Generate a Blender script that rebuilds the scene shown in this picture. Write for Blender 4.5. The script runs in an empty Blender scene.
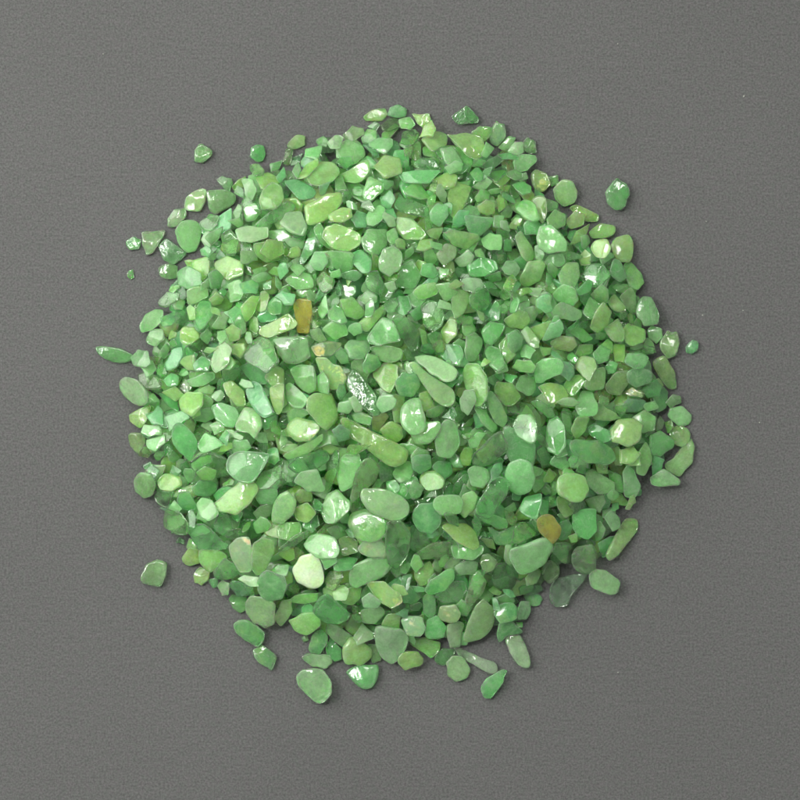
import bpy, math, random
import numpy as np
from mathutils import noise, Vector

random.seed(7); RNG = np.random.default_rng(11)
DATA = """
@80,90
jo/c 480,215 525,240 525,260 490,290 460,285 460,240 |small clear triangular chip with a brown speck, alone on paper, upper left
e 685,230 705,220 735,225 740,255 730,280 705,285 680,265 |round emerald bead-like chip lying alone just off the pile's upper left rim
j/c 685,300 715,298 738,325 735,345 705,350 685,325
p 548,360 570,345 605,355 610,375 598,405 575,390
gw 418,470 425,430 470,400 505,400 498,450 480,485 450,482 |pale straw-tinted chip in the loose string trailing off the upper left rim
w/c 350,515 375,480 420,475 420,510 385,545 350,545 |near-colourless angular chip, next to the pale straw-tinted one, upper left rim
jo 508,405 580,400 620,420 618,450 570,480 545,497 520,480
y 608,385 630,360 660,345 665,375 640,395 615,400
w/cgt 648,360 690,360 708,400 690,445 665,425
pj/t 382,565 410,528 460,525 485,545 480,600 455,645 430,650 395,610 |smooth rounded sage green pebble, biggest of the loose ones at upper left
e 183,605 215,585 243,600 235,635 200,640 |small vivid emerald nugget on paper, outermost of the loose upper left chips
w/cg 248,570 335,562 320,600 290,650 265,658 250,620 |triangular chip with crinkled silvery glint beside the small emerald nugget
d/c 315,625 345,595 425,655 390,685 365,700 335,680
o/c 315,710 350,695 388,705 385,750 345,755 320,740
w/c 190,725 210,718 215,750 200,758 188,745 |tiny whitish grain alone on the paper off the upper left rim
j/c 485,530 520,500 560,510 550,545 525,570 490,555
w/g 485,600 500,570 525,570 525,630 510,640
a 545,560 555,510 605,475 605,555 570,575
y/u 710,355 750,335 795,370 760,395 730,395
p/ct 700,540 760,490 820,450 850,455 860,480 800,520 740,550
j 655,470 700,455 725,490 700,520 665,525
w/gt 625,560 680,545 750,550 750,590 690,610 640,605
j/c 565,580 600,560 640,600 620,660 580,660
yj 700,620 790,600 800,680 745,690 710,665
yj 540,690 590,665 650,690 650,740 590,760 550,730
o/u 650,650 700,650 705,680 670,690 650,690
y/u 455,690 510,675 515,720 495,760 460,730
e/t 515,740 545,720 575,750 560,790 525,795
pa 395,735 440,710 490,740 495,780 440,800 400,780
@260,90
g/c 415,105 450,80 500,75 508,100 490,122 425,122 |pale straw-green sliver on the top rim, left of a teal chip
ea/c 510,100 520,70 550,58 585,75 580,105 545,110 |glassy teal chip, highest point of the pile's top rim
g 610,95 675,95 680,120 655,150 630,130
ow/cg 335,180 370,145 410,155 415,180 380,205 340,200
wa/c 430,145 460,125 480,140 465,165
o/c 485,140 520,110 560,120 555,150 520,165 490,160
j 555,120 600,110 620,140 600,160 565,155
y 640,190 655,150 685,125 702,160 690,190
j 405,190 430,155 465,165 465,195 430,215 410,210
g/c 110,215 145,180 180,185 178,220 145,235 115,230
w/cg 270,215 300,185 335,195 320,240 285,240
j 225,200 255,185 275,205 265,230 235,225
p/t 435,215 480,190 530,195 530,220 500,258 450,240
j/c 560,215 570,170 610,155 635,175 620,215 585,230
go/u 655,200 700,170 740,185 735,225 690,245
j/u 320,230 350,205 400,225 410,260 380,290 330,275
e/c 305,290 330,270 370,270 375,295 345,315
yp/t 320,340 400,295 435,290 435,330 410,365 380,372 330,360
yp 190,330 215,290 290,290 318,330 290,370 240,388 195,370
y 145,355 185,300 230,275 235,300 190,350
g/u 465,310 500,270 550,280 560,330 500,350
d/c 620,290 650,270 700,280 722,320 680,325 630,310
p/c 700,250 730,228 775,225 790,260 760,290 710,275
g/t 685,365 750,330 790,345 780,385 740,400
ea 550,330 610,325 720,325 675,375 575,370
j 575,405 630,355 675,430 640,440 590,425
j/t 410,415 435,350 495,380 490,410 450,445 420,440
a 100,370 150,360 200,385 225,410 210,435 160,440
yp/gt 0,440 15,400 50,370 85,390 95,440 60,480 10,480
yg 180,465 270,415 315,410 330,445 290,500 215,535 190,530
g/t 275,500 330,470 365,475 370,505 330,532 285,525
w/ct 80,535 105,495 165,490 188,550 175,585 120,570 |whitish colourless pentagonal chip, brightest in the pile's upper left quarter
jp/t 425,520 440,480 475,460 500,480 490,520 455,545 430,540
a/u 370,520 390,490 420,500 420,545 385,545
ae 480,430 520,405 540,440 520,475 490,470
p/ct 540,465 560,432 600,440 670,470 670,510 620,505 550,480
ap/t 680,490 710,455 750,465 752,500 720,545 690,530
yj/t 535,510 610,520 665,580 640,600 580,600 550,565
yp/t 270,545 300,535 395,575 398,620 350,645 280,625 250,590
j 215,555 240,530 280,600 290,640 240,610
w/g 100,600 135,585 180,595 170,635 120,625
j 405,600 430,560 505,560 505,620 470,665 420,640
p 505,570 540,550 555,600 535,620 510,600
g/t 665,570 700,555 733,552 710,600 680,590
y 625,640 640,600 690,595 690,630 660,645
pa 730,580 760,555 800,570 815,600 750,600
wp/ct 475,680 490,640 530,625 565,655 555,720 520,745 480,720
aw/t 200,690 220,650 260,655 272,690 250,720 215,715
ae 155,690 190,600 225,595 215,650 180,690
j/t 275,650 330,650 375,660 370,710 330,735 290,700
ea/t 360,660 400,640 445,680 440,730 410,735 370,690
d 320,735 380,720 410,740 380,765 330,750
dj 540,760 570,700 610,680 640,740 610,795 560,790
e/t 640,740 650,700 690,695 715,740 690,755
j 655,640 690,640 710,680 690,700 660,690
w/cg 705,655 740,615 785,630 780,670 735,700
y 0,650 30,600 90,610 95,650 40,680
j/u 30,570 100,560 120,590 70,610
j 100,760 150,720 200,740 215,790 150,800
@440,90
d/c 48,105 105,65 155,120 145,132 80,137 60,125 |flat clear dark green triangular chip alone above the pile's top rim
yj/g 125,170 155,148 200,150 205,175 175,210 145,190
wa/c 195,185 225,125 258,140 260,190 230,225 205,210
p/c 235,230 275,185 303,190 295,230 270,245
wp/t 270,250 300,210 330,210 333,250 315,265
jd 330,215 350,190 380,205 385,250 360,255 335,240
pj/t 290,290 320,260 380,265 382,290 345,325 300,325
gy 25,180 100,175 165,190 175,240 145,280 100,260 60,215
p/t 0,235 45,225 60,240 90,290 60,320 20,290
j/g 60,230 110,240 130,290 110,335 85,310
p/t 20,310 60,285 90,295 85,320 40,335
e/c 200,325 215,320 260,300 265,330 225,375 195,350
w/g 130,385 185,350 208,370 185,395 150,398
w/g 305,345 345,330 352,355 320,370
e/t 290,380 330,365 362,385 360,410 330,420 305,400
go/st 365,340 385,320 425,335 440,380 415,405 385,405 370,380
jo 425,345 470,340 475,375 445,385
gp/t 452,400 485,362 530,370 548,410 535,450 495,465 460,430 |smooth milky straw-green pebble on the upper right rim
y/t 360,450 385,425 420,430 425,490 410,535 385,510
j 420,435 470,450 470,475 425,490
j/t 300,475 335,440 380,460 395,520 370,530 335,515
gy/gt 150,465 185,440 220,455 218,490 190,500 160,490
y 225,435 255,430 260,470 235,490
j/t 425,520 460,480 500,500 498,540 460,560 430,545
yg 520,475 550,460 635,500 630,525 580,525
g/t 505,520 535,488 575,500 570,540 525,557 508,545
e/t 335,540 370,500 400,540 395,580 340,580
g 270,550 300,510 330,515 310,560
pj/t 385,600 400,550 440,545 500,610 500,645 430,655 395,635
gy 520,620 545,565 600,535 580,590 540,615
yj 595,570 640,535 700,545 690,580 650,595 610,595
g/t 600,635 620,605 665,600 678,640 655,675 620,670 |round khaki chip on the right of the pile's upper rim, beside a broad lime one
yp/t 680,630 700,595 755,580 770,640 755,690 710,685 690,650
jp/t 735,700 765,690 805,735 815,770 790,800 755,785
ed/ct 668,400 705,352 740,375 757,420 740,465 710,478 680,460 668,430 |clear green teardrop lying alone on the paper at the upper right
py/gt 300,590 325,565 365,620 378,660 360,688 325,665
p/t 165,600 200,572 240,580 245,610 240,640 200,640 175,625
yp/t 15,575 55,565 150,580 155,600 110,635 50,620
e/t 110,700 165,670 220,690 228,720 180,745 120,745 |vivid emerald lozenge-shaped chip in the pile's upper right quarter
wa/ct 245,715 265,685 300,685 320,715 300,745 260,735
py/t 320,750 350,690 400,682 418,700 400,760 360,782 330,780
j 380,625 410,620 418,660 400,690 380,670
p/t 415,690 440,660 490,655 498,690 475,710 430,705
pj 475,740 510,690 555,690 560,740 530,800 490,790
d/c 560,745 600,700 650,700 680,740 640,790 580,780
d 675,740 690,680 720,690 745,750 715,770
g 555,670 580,640 605,660 600,700 565,700
j 560,590 590,580 600,610 580,640 565,630
j 190,745 240,725 245,760 200,770
w/c 0,640 30,615 65,640 40,690 5,690
w/g 60,680 110,640 135,665 120,700 80,705
ea/t 95,510 120,505 215,515 175,570 145,600 110,560
gy 30,420 60,365 125,390 110,440 60,520 40,490
pa 85,480 120,460 160,480 150,510 100,510
j 140,430 165,395 200,410 195,440 150,450
@80,270
dj/ct 62,310 85,305 160,315 210,340 205,360 150,370 100,355 75,335 |long dark green leaf-shaped sliver poking out from the left rim
p/ct 208,350 235,320 275,325 288,375 270,388 220,380 |pale fan-shaped chip at the inner end of the long dark leaf-shaped sliver
p/ct 238,220 260,180 300,160 335,165 330,210 290,240 250,250
pj 265,280 285,240 330,240 338,280 310,305 275,295
wp/cgt 160,455 185,430 235,440 275,490 278,530 245,543 200,520 170,490 |large colourless oval chip on the left rim below the long dark sliver
yg/t 195,580 285,540 280,570 245,635 200,605
a 270,590 310,545 330,570 335,620 290,615
gp/ct 193,665 205,652 255,655 260,690 235,735 200,700
a/c 325,190 380,165 400,190 370,220 335,225
o/c 235,420 270,400 320,430 330,470 280,478 240,460
j 315,330 345,292 358,320 340,355 320,350
a/t 340,375 370,320 410,310 415,345 390,390 350,400
e 335,440 365,412 395,425 390,460 350,465
wj/c 365,130 385,115 420,125 410,160 380,158
wy/cg 430,80 470,65 510,75 510,110 470,130 435,140
e/t 465,160 480,125 520,130 535,185 505,225 480,245 465,210
y 400,250 420,225 460,230 480,270 440,300 405,290
j/c 320,120 350,90 405,95 400,120 350,150 320,140
w/cg 530,225 570,170 595,190 580,235 545,235
g/t 580,240 610,218 645,240 640,275 600,285
e 590,170 620,145 650,160 650,200 615,215
y/t 645,150 690,105 725,110 700,170 665,210
yg 700,110 755,95 755,125 725,165 705,160
pj 590,60 640,40 660,80 640,120 600,130
wg/cgt 525,370 545,310 575,285 610,320 600,370 545,410
ea/gt 455,380 490,345 525,365 515,405 465,405
ew/c 565,400 610,370 640,385 635,430 580,450
pa/ct 655,340 680,295 715,268 770,300 798,370 750,415 720,390 670,365
p/t 430,440 500,410 535,410 540,435 500,460 450,465
w/cg 475,480 510,460 540,470 525,495 490,495
g 420,350 460,340 465,400 430,400 400,370
g/t 575,455 610,445 655,485 663,540 625,540 590,500
a/t 663,480 690,445 725,460 755,520 775,570 740,590 690,545
y/t 400,520 430,490 490,490 495,540 455,585 410,560
ep/t 525,550 570,533 620,550 637,590 615,630 580,625 545,600
p 460,570 520,550 540,590 500,610 460,600
pg/t 625,615 660,550 720,570 728,620 700,675 680,650 625,640
w/g 520,620 570,600 578,640 540,660
e/t 370,640 400,610 450,650 470,710 435,765 400,730 370,690 |large deep emerald arrowhead chip in the left part of the pile
pa 340,590 370,575 420,560 440,590 390,620 360,645
e/u 320,500 385,510 390,560 350,540
g/u 335,490 380,470 410,500 380,520
j 470,700 500,650 540,670 575,700 530,720 490,730
p/t 605,710 620,680 670,680 685,710 650,745 620,735
w/cg 580,640 610,640 655,665 640,680 600,665
j 270,680 340,660 345,690 305,725 275,710
ed/u 650,390 700,375 750,400 740,450 690,440
a 640,60 690,40 715,60 710,95 660,95
p 440,760 480,730 520,725 530,760 490,780 450,795
p 260,620 320,620 328,660 280,665 250,650
@260,270
gy/t 0,255 5,230 110,175 145,215 130,235 40,270 |flat opaque yellow-green bar lying left of the amber block
m/ct 135,140 150,120 205,122 208,170 195,250 150,245 |amber-brown translucent block, upright, in the pile's upper left quarter
pw/ct 48,285 80,272 185,270 200,345 140,375 100,370 70,320 |large pale frosted kite-shaped chip just below the yellow-green bar
o 200,240 240,235 265,280 240,290 210,275
o/s 205,305 260,285 330,295 290,340 230,345
p/t 275,170 300,138 330,160 350,205 325,218 280,200
jy 320,120 370,110 420,170 390,195 345,185
p/t 395,115 430,80 468,105 465,130 420,140
ew/ct 420,50 435,10 470,5 498,60 485,100 440,85
gp/ct 225,40 255,5 290,35 290,75 260,90 240,75
a/c 300,70 315,40 330,70 325,105 305,95
ew/cgt 495,140 510,115 545,110 553,140 530,172 505,165
yp 400,235 395,210 495,140 490,175 430,248
dj/t 430,270 490,195 530,210 560,285 470,305 440,295 |broad deep green wedge-shaped chip above the centre of the pile
jp/ct 525,200 560,180 600,205 635,250 630,310 605,325 575,285 550,235
e 600,170 640,140 650,190 620,205
pj/ct 645,150 670,125 715,135 735,180 722,225 690,245 655,215
j 250,240 290,205 340,220 350,260 300,280
pa/t 340,310 365,280 425,285 440,320 410,355 360,350
pg/gt 440,310 520,305 570,320 565,355 520,372 480,360
e/t 410,380 430,335 470,345 485,380 430,415
p 300,340 320,315 355,345 355,370 325,375
p/ct 670,260 690,245 725,255 732,345 710,345 690,300
ye 635,235 665,250 670,300 690,320 650,300
y 725,240 760,190 785,200 785,260 750,295 730,280
pg/st 225,355 270,355 320,385 345,430 325,475 285,475 245,410 |pale chip with an orange speck, below the amber block
j/t 120,400 160,380 215,385 222,480 200,495 150,460
p/t 228,430 250,405 275,440 275,495 235,485
p/t 100,470 120,450 190,510 175,548 140,550 110,520
yj/t 190,520 220,495 285,495 308,560 305,600 265,637 225,600 190,560 |smooth moss green cushion-shaped pebble, left of centre in the pile
yg 20,430 50,380 95,400 95,455 60,470
g/t 40,470 100,455 95,540 75,580 55,550
dj/c 345,440 375,400 410,430 460,500 480,560 455,580 400,540 360,490
go/t 455,405 500,372 550,385 550,430 520,488 490,475 455,425
de/t 545,440 570,410 620,415 638,460 610,505 560,500 545,470 |matte dark green round pebble at the centre of the pile
o/u 370,380 400,350 440,400 420,440 380,420
wp/cgt 598,385 620,370 650,400 735,455 770,480 772,530 730,540 680,500 640,440
pw/t 620,350 660,343 740,370 783,400 775,435 730,445 680,415 635,375 |large pale frosted teardrop chip, upper right of the matte dark round pebble
ea 740,300 800,305 815,345 800,385 760,370
wp/gt 465,540 480,505 530,500 545,520 530,555 490,570
pj/t 570,545 600,520 640,520 660,590 655,640 600,655 570,625 562,580 |smooth pale green block below the matte dark round pebble
g/u 530,510 575,510 570,600 540,600
y 480,640 520,605 570,630 572,665 545,690 500,670
gm/u 455,590 490,575 508,590 475,640 455,630
yg/t 325,605 360,600 540,690 588,720 580,760 548,783 500,770 400,690 350,650 |longest lime green bar, lying diagonally at the centre of the pile
wp/gt 355,515 380,500 408,545 405,565 380,568
ae/t 290,640 320,618 360,640 355,675 310,685
j 365,575 400,565 450,590 440,620 380,605
ye/st 110,640 120,610 150,590 230,610 238,640 200,680 150,685
wj/c 110,570 150,548 200,570 170,590 115,610
py/t 95,740 190,690 245,655 250,680 200,730 120,755
e 0,600 70,580 65,620 20,640
j/t 605,655 650,610 715,605 715,640 680,690 630,695
pj/gt 700,690 705,650 740,600 785,620 800,690 760,750 710,740
j 670,560 740,530 740,560 700,590 665,585
g/u 640,500 670,490 700,550 680,570 650,550
e 30,140 60,110 90,130 85,175 50,180 30,160
a 60,110 90,85 140,100 130,140 100,140
g/t 0,90 20,85 38,110 20,160 0,165
ye 610,90 640,60 700,50 710,95 640,120
j 700,60 760,50 790,90 740,130
e/u 555,110 590,110 600,150 570,180 550,160
@440,270
e/cgt 115,110 150,72 190,75 205,120 180,160 150,168 118,140
gp/t 45,120 70,80 105,85 115,120 90,175 55,195 45,160
w/ct 85,50 110,30 160,35 175,65 140,95 95,80
aw/c 195,170 225,118 245,150 235,200 205,205
yp/t 255,200 310,165 345,170 360,205 330,235 280,230
w/cg 335,155 370,145 395,170 375,210 350,215
ae/t 385,120 410,100 440,100 448,160 420,170 390,150
wp/cgt 440,165 480,130 560,165 563,190 520,205 470,195 445,180 |pale glinting chip with a sharp point, right of the centre's upper part
j 450,100 490,60 540,80 550,120 530,145 470,125
ey/t 570,170 600,110 640,140 640,180 590,195
j 600,100 640,60 665,80 668,130 620,130
y/t 600,230 620,170 650,130 685,170 670,220 630,250
g/t 672,130 700,95 745,150 740,170 700,165
o 715,110 760,70 780,100 780,180 740,150
gp/t 653,235 710,198 735,245 730,285 690,285 665,255 |pale yellowish squarish chip in the right part of the pile
e/t 270,260 300,243 330,270 325,305 290,330 270,300
pg/t 325,250 350,225 398,285 395,310 375,315 340,280
gy 365,230 440,205 450,235 400,280 370,255
ap/t 412,278 440,215 475,200 492,235 480,265 430,280
go/t 440,290 480,265 530,270 545,300 520,325 460,315
jp/t 98,320 105,265 140,252 168,280 160,320 140,360 105,355
je 165,245 200,205 240,215 260,225 210,300 180,290
j 88,220 120,195 145,240 110,270 90,250
je/t 180,330 200,303 240,320 255,385 230,405 195,380
oy 235,300 265,270 300,340 265,375 240,340
ad 0,340 40,305 85,315 115,360 95,388 30,370
p/t 0,390 30,360 55,375 63,410 40,440 0,440
jy/t 93,410 110,378 150,378 185,430 185,510 160,545 130,530 105,470 |tall smooth green capsule-shaped pebble, just right of the pile's centre
py/t 290,390 310,360 360,362 380,385 370,410 320,405
ep/t 378,420 385,375 410,358 470,357 492,385 485,415 440,430 410,450 385,450 |glossy mint green bean-shaped chip in the right half of the pile
gp/t 545,370 570,345 615,355 625,390 595,445 570,425 545,395 |pale milky rounded triangle chip in the right part of the pile
gp 580,440 620,400 658,390 655,475 600,480 575,465
pj/t 300,465 320,425 350,417 380,430 378,480 350,503 310,480
yg/t 390,470 430,453 490,465 512,505 480,530 430,530 410,495
ye 495,460 510,420 560,420 580,445 530,505 510,490
yj/t 218,480 230,448 290,455 322,510 290,540 260,540 230,510
pj/c 270,555 310,525 365,540 400,590 395,640 370,640 330,590 285,575
pj/cgt 290,620 315,580 360,578 385,620 380,680 360,693 310,665
p/ct 365,530 395,520 445,545 458,585 430,588 390,555
ej/t 425,640 440,600 465,585 495,625 500,700 470,738 428,720
p/c 480,580 495,550 520,560 530,600 510,610
pj/t 540,550 570,485 610,490 630,540 620,580 580,590 550,575
ye/t 520,640 540,590 595,590 580,640 540,680
og 600,560 640,530 700,570 725,590 690,600 620,598
e/t 590,635 620,615 670,640 678,680 650,690 600,660
de/t 520,700 545,680 640,685 690,720 700,760 670,780 590,770 540,740 |large dark viridian chip with tiny glints in the right part of the pile
we/cgt 185,500 200,485 240,530 268,590 250,628 220,610 190,550
w/cgt 78,520 95,485 130,480 143,520 110,580 85,560
j 135,550 180,540 190,580 230,620 210,650 165,610
pw/cgt 130,740 200,670 240,645 268,700 260,730 200,775 140,780
p 115,680 150,650 180,655 150,710 125,710
y 80,740 100,710 130,720 120,780 85,780
d/u 265,640 330,660 370,700 360,780 310,780 270,720
pj/c 380,720 410,700 440,740 440,780 410,790
ja 440,775 460,740 500,735 520,780 490,800
go 685,720 710,705 730,735 725,780 700,780
g 730,720 800,730 800,780 750,780
g/t 745,475 800,480 815,495 795,505 750,500
we/c 740,350 770,335 800,340 820,370 800,390 760,390
a/t 435,310 470,330 490,360 450,345
y/t 695,300 740,300 735,370 700,365
j 515,250 550,220 610,275 570,290
ye 540,340 560,300 610,300 605,335 555,355
@560,300
jp/t 305,30 330,-10 365,-5 392,60 385,95 330,103 308,70 |smooth green teardrop pebble on the right rim above the brown glassy chip
p/t 350,125 370,103 405,115 410,150 385,173 355,155
o/cg 400,170 430,125 465,130 475,170 460,220 430,232 405,200 |brownish glassy chip on the pile's right rim
a/ct 503,190 530,160 552,170 550,200 530,215 505,210 |tiny bright mint chip alone on paper beyond the right rim
aw/cgt 258,240 270,215 330,215 355,230 340,265 300,278 270,260
yj 245,130 270,95 340,120 335,165 290,185 260,170
gd 370,250 420,225 460,290 468,350 440,355 400,310
d 265,290 320,270 365,290 360,330 300,350 270,330
e 325,360 380,318 405,345 395,385 350,390
gd 180,340 220,290 270,280 270,340 240,380 190,370
o/st 255,370 290,350 325,370 325,388 280,385
a/t 248,425 270,395 335,400 345,425 320,445 260,448
d 370,380 400,340 435,370 425,430 385,450
od 420,410 450,378 480,385 485,410 440,430
p/t 432,465 440,430 490,425 525,460 520,490 480,505 |pale green pebble set just off the right rim, below the brown glassy chip
gp/c 435,520 470,502 515,520 520,555 490,588 450,570
gp/ct 420,660 450,640 520,555 537,590 530,650 480,705 430,680 |long curved grey-green leaf-shaped chip at the lower end of the right rim
p/ct 360,710 410,675 475,720 470,740 400,745 365,735
d 355,600 360,545 400,525 450,560 450,590 400,625 370,620
w/cg 385,500 400,462 418,485 410,515 385,525
j 290,470 340,440 380,470 375,520 330,530 300,510
jy 300,640 340,570 360,600 370,640 340,700 305,690
ap 365,670 370,620 415,640 405,670 370,710
pa/t 245,690 265,660 290,680 320,740 300,785 255,780
g/t 200,520 230,480 290,475 328,500 320,550 270,585 210,565 |big smooth khaki-green rounded chip in the right part of the pile
gj 240,600 290,585 320,620 280,655 240,650
pj/t 100,695 130,675 215,730 212,765 150,775 110,740
j 190,680 240,700 255,770 210,760
e 180,270 200,243 230,255 220,290 190,295
ej 130,215 160,180 200,200 190,240 150,255
@80,450
a/c 250,65 280,50 318,80 300,115 270,95
dy/t 220,120 245,90 290,95 307,140 290,180 255,190 225,165 |dark bottle green ball-shaped pebble on the lower left rim
yg 310,125 340,95 400,105 410,140 370,165 320,155
p/c 298,190 315,160 378,165 350,232 310,210
p/c 440,50 480,20 520,5 590,40 590,90 540,110 470,90
ye/t 465,90 500,65 545,80 530,120 490,120
pa/t 590,70 600,25 665,5 755,15 745,50 690,130 620,110 595,90 |largest pale seafoam green fan-shaped chip in the lower left of the pile
ea/t 450,150 480,120 540,130 542,165 510,190 465,180
wp/ct 470,215 490,190 530,200 560,250 520,278 490,265
e 390,200 400,170 440,165 465,220 450,245 400,235
jp/ct 335,310 345,240 400,245 440,300 430,335 380,335
j 355,235 380,200 410,235 400,245
yp/t 530,220 600,160 640,120 690,130 708,170 680,210 630,255 560,240
ew/c 535,300 555,260 590,255 620,330 580,345 545,325
ew 705,195 715,155 790,155 790,215 720,215
p/ct 705,140 730,90 800,60 805,110 760,150 720,155
pa/ct 440,330 450,300 500,295 550,340 593,370 590,390 490,395 460,375 |large pale pointed chip lying along the lower left rim
y 410,430 440,390 475,400 480,450 440,462 415,450
jy 480,400 540,395 585,420 580,460 520,490 480,450
ep/c 535,490 580,430 635,455 638,490 590,518 540,510
g/t 455,500 480,470 520,485 510,520 485,540 460,530
d 510,520 550,510 550,545 530,550
w/cst 600,380 625,355 680,350 695,400 685,480 640,485 610,430 |colourless chip with a cream-coloured mottled patch, lower left of the pile
yp/gt 690,420 700,370 735,345 780,360 780,400 740,480 710,497 690,465
g 735,320 760,280 800,290 800,350 745,340
o 695,250 720,225 770,215 760,260 710,285
w/c 550,540 570,520 600,530 595,575 570,580
a/c 600,545 620,520 690,540 697,580 630,585
w/ct 635,515 660,500 715,505 715,540 680,540
e/t 715,560 725,500 760,475 820,500 830,540 810,590 750,600
j/c 597,600 610,580 665,590 670,640 640,650 610,630
wp/ct 665,620 690,580 740,585 780,610 775,690 740,708 695,685 670,650
jp/ct 245,500 265,460 310,440 345,455 340,500 320,545 250,530 |green half-moon chip lying alone on the paper at the lower left
ed/ct 615,700 640,680 680,685 738,730 735,755 705,787 660,760 620,725 |clear teal oblong chip, upper one of two loose ones off the lower left rim
@260,450
pw/gt 140,125 165,90 230,78 258,150 240,165 190,165 165,140
de/c 115,60 150,30 230,5 270,10 275,40 220,80 150,90
j/c 262,150 280,40 300,0 318,20 310,90 280,165
jp/u 315,70 340,30 390,25 400,60 370,130 330,150
gj/c 365,180 385,90 410,45 450,35 478,70 465,115 420,160 370,210
d/u 475,60 500,40 530,60 530,110 490,120
wp/ct 405,190 415,155 460,155 540,175 592,215 590,255 545,285 490,265 435,240 |large icy oval chip below the longest lime bar, above a dark oval
pj/t 248,230 270,180 310,160 360,205 355,240 300,290 265,290
dy/t 355,300 370,255 420,237 480,255 510,300 495,340 440,365 385,350 |big dark olive-green oval disc just below the large icy oval
po/t 50,250 80,180 110,162 145,200 130,260 90,295 50,290
g 140,180 160,155 205,165 205,205 160,212
y/t 135,235 190,210 225,250 190,290 145,280
ed 175,290 230,262 237,300 210,330 175,310
jy 70,310 90,290 160,290 165,330 120,360 75,350
p/ct 75,395 130,345 190,320 190,345 130,390 80,403
p/gt 175,380 200,345 240,335 300,350 315,395 300,425 230,428 190,400
i/t 135,470 160,430 215,415 240,450 252,520 230,548 190,548 150,530 135,495 |opaque milky ivory-green pebble with rounded corners, lower part of the pile
o/s 315,360 345,345 390,365 395,405 330,420 
w/gst 395,390 420,360 480,350 508,390 500,430 440,425 405,410 |pearly chip with a curved iridescent glint just below the dark oval disc
pj/cgt 505,300 515,285 560,280 598,330 585,420 545,475 510,450 505,400 |tall clear green tongue-shaped chip right of the dark oval disc
pj/gt 360,490 375,460 440,430 500,430 525,460 480,510 385,548 362,530
gw/c 260,530 280,485 325,478 332,510 300,560 265,550
e 290,440 350,430 390,435 370,475 300,480
jp 530,95 560,55 600,45 612,80 600,115 560,130
yp/t 640,110 660,85 700,82 733,115 725,150 670,160 645,140
ae/t 605,40 630,20 680,20 685,70 640,95 610,75
e/t 690,70 710,45 760,50 770,90 730,120
jp/t 590,160 615,120 655,150 640,185 610,197
e/g 505,130 540,120 565,150 540,180 510,165
ed/c 620,200 690,180 735,150 730,190 640,225
ea/t 617,240 640,215 700,205 725,250 720,290 680,332 640,320 617,285
pj/t 695,200 715,182 795,180 810,200 800,250 720,258 705,240
pa/ct 595,380 630,305 665,345 700,395 680,415 620,405
pg/ct 620,415 690,370 750,365 770,390 755,425 690,435 635,435
gj/st 430,530 500,525 560,570 568,600 525,628 480,605
e/t 660,560 680,520 740,480 770,475 772,520 740,560 690,575
go 620,510 630,470 680,445 695,480 680,530 640,545
ap/t 650,590 670,570 700,590 700,650 680,672 655,655
e 570,550 600,540 640,590 610,620 575,610
wa/gt 408,590 440,565 485,600 470,625 415,625
ye 120,600 160,575 230,570 228,600 180,615 130,610
e/ct 210,640 240,590 280,577 355,650 355,670 310,695 260,690 225,660 |big bright green six-sided chip near the pile's lower rim
y 80,510 100,475 130,500 130,530 100,545
wg/ct 55,670 90,600 130,595 130,640 85,703
yj 115,680 170,650 230,650 240,700 190,738 140,720
ye 328,580 360,550 405,550 400,595 370,620 330,610
yw/g 290,570 330,540 355,560 345,600 300,600
yp 485,700 510,655 560,650 555,715
wa/gst 565,680 590,665 650,670 662,710 640,745 590,740
e 660,740 670,680 710,660 745,710 735,750 690,755
po 405,640 470,620 500,650 460,695 410,690
w/ct 375,745 410,695 450,730 455,750 390,775
@220,550
wo/cgt 425,320 435,295 470,300 530,345 520,370 490,385 450,355
e/ct 355,390 370,340 400,315 425,335 425,375 400,415 365,410
e/c 425,385 445,355 485,400 485,435 460,445 430,420
yj/t 495,385 520,350 550,350 605,400 600,430 560,460 510,455 497,430
pw/ct 330,430 355,415 440,420 445,450 420,475 370,465
we/ct 307,505 330,482 410,478 445,530 445,570 415,605 370,595 320,545 |large clear glassy oval chip, lowest and largest of the loose bottom ones
e/ct 505,485 560,460 630,460 630,490 605,550 570,553 530,520 |bright green shield-shaped chip off the bottom rim, beside the large clear glassy oval
d/t 133,400 170,382 225,425 205,480 165,455 140,430 |dark green angular chip, lower one of two loose ones off the lower left rim
w/c 325,350 345,342 355,360 335,370
o 590,380 640,380 645,440 610,450
wp/cgt 622,320 640,300 720,310 752,350 735,400 685,455 650,430 625,380 |large colourless three-lobed chip on the pile's bottom rim
@400,550
gy/t -5,450 5,415 25,403 70,405 90,430 80,460 20,478 |opaque khaki-yellow chip on the bottom rim, beside the colourless three-lobed one
wp/ct 185,450 210,425 245,425 278,475 265,510 225,525 190,500
i/ct 215,395 240,393 320,430 380,450 385,490 350,490 290,455 240,430 |long milky white sliver lying off the lower rim
dj/c 140,430 170,395 220,400 210,430 180,460 150,455
e/t 325,555 345,515 405,478 427,485 410,530 365,590 335,585 |vivid green leaf-shaped chip alone on paper below the pile
w/cgt 422,365 435,345 480,340 500,380 520,455 510,468 475,460 440,410 |clear glassy pointed splinter sticking out of the lower right rim
e 388,330 395,290 430,262 490,330 430,340 400,368
j 465,290 490,290 490,310 470,310
wa/ct 468,240 480,205 515,205 522,240 505,275 470,275
e 375,250 400,215 450,210 468,240 465,275 400,290
e/ct 475,155 490,140 565,145 568,165 530,180 480,175
aw/c 495,185 540,170 570,195 560,220 520,222
k/ct 600,160 620,120 740,95 740,110 700,160 670,225 625,225 603,195 |dark transparent pear-shaped chip on paper at the lower right rim
py/t 255,350 300,220 330,190 370,230 375,280 360,320 320,355 270,365 |large yellowish-pale elongated chip in the lower right of the pile
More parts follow.
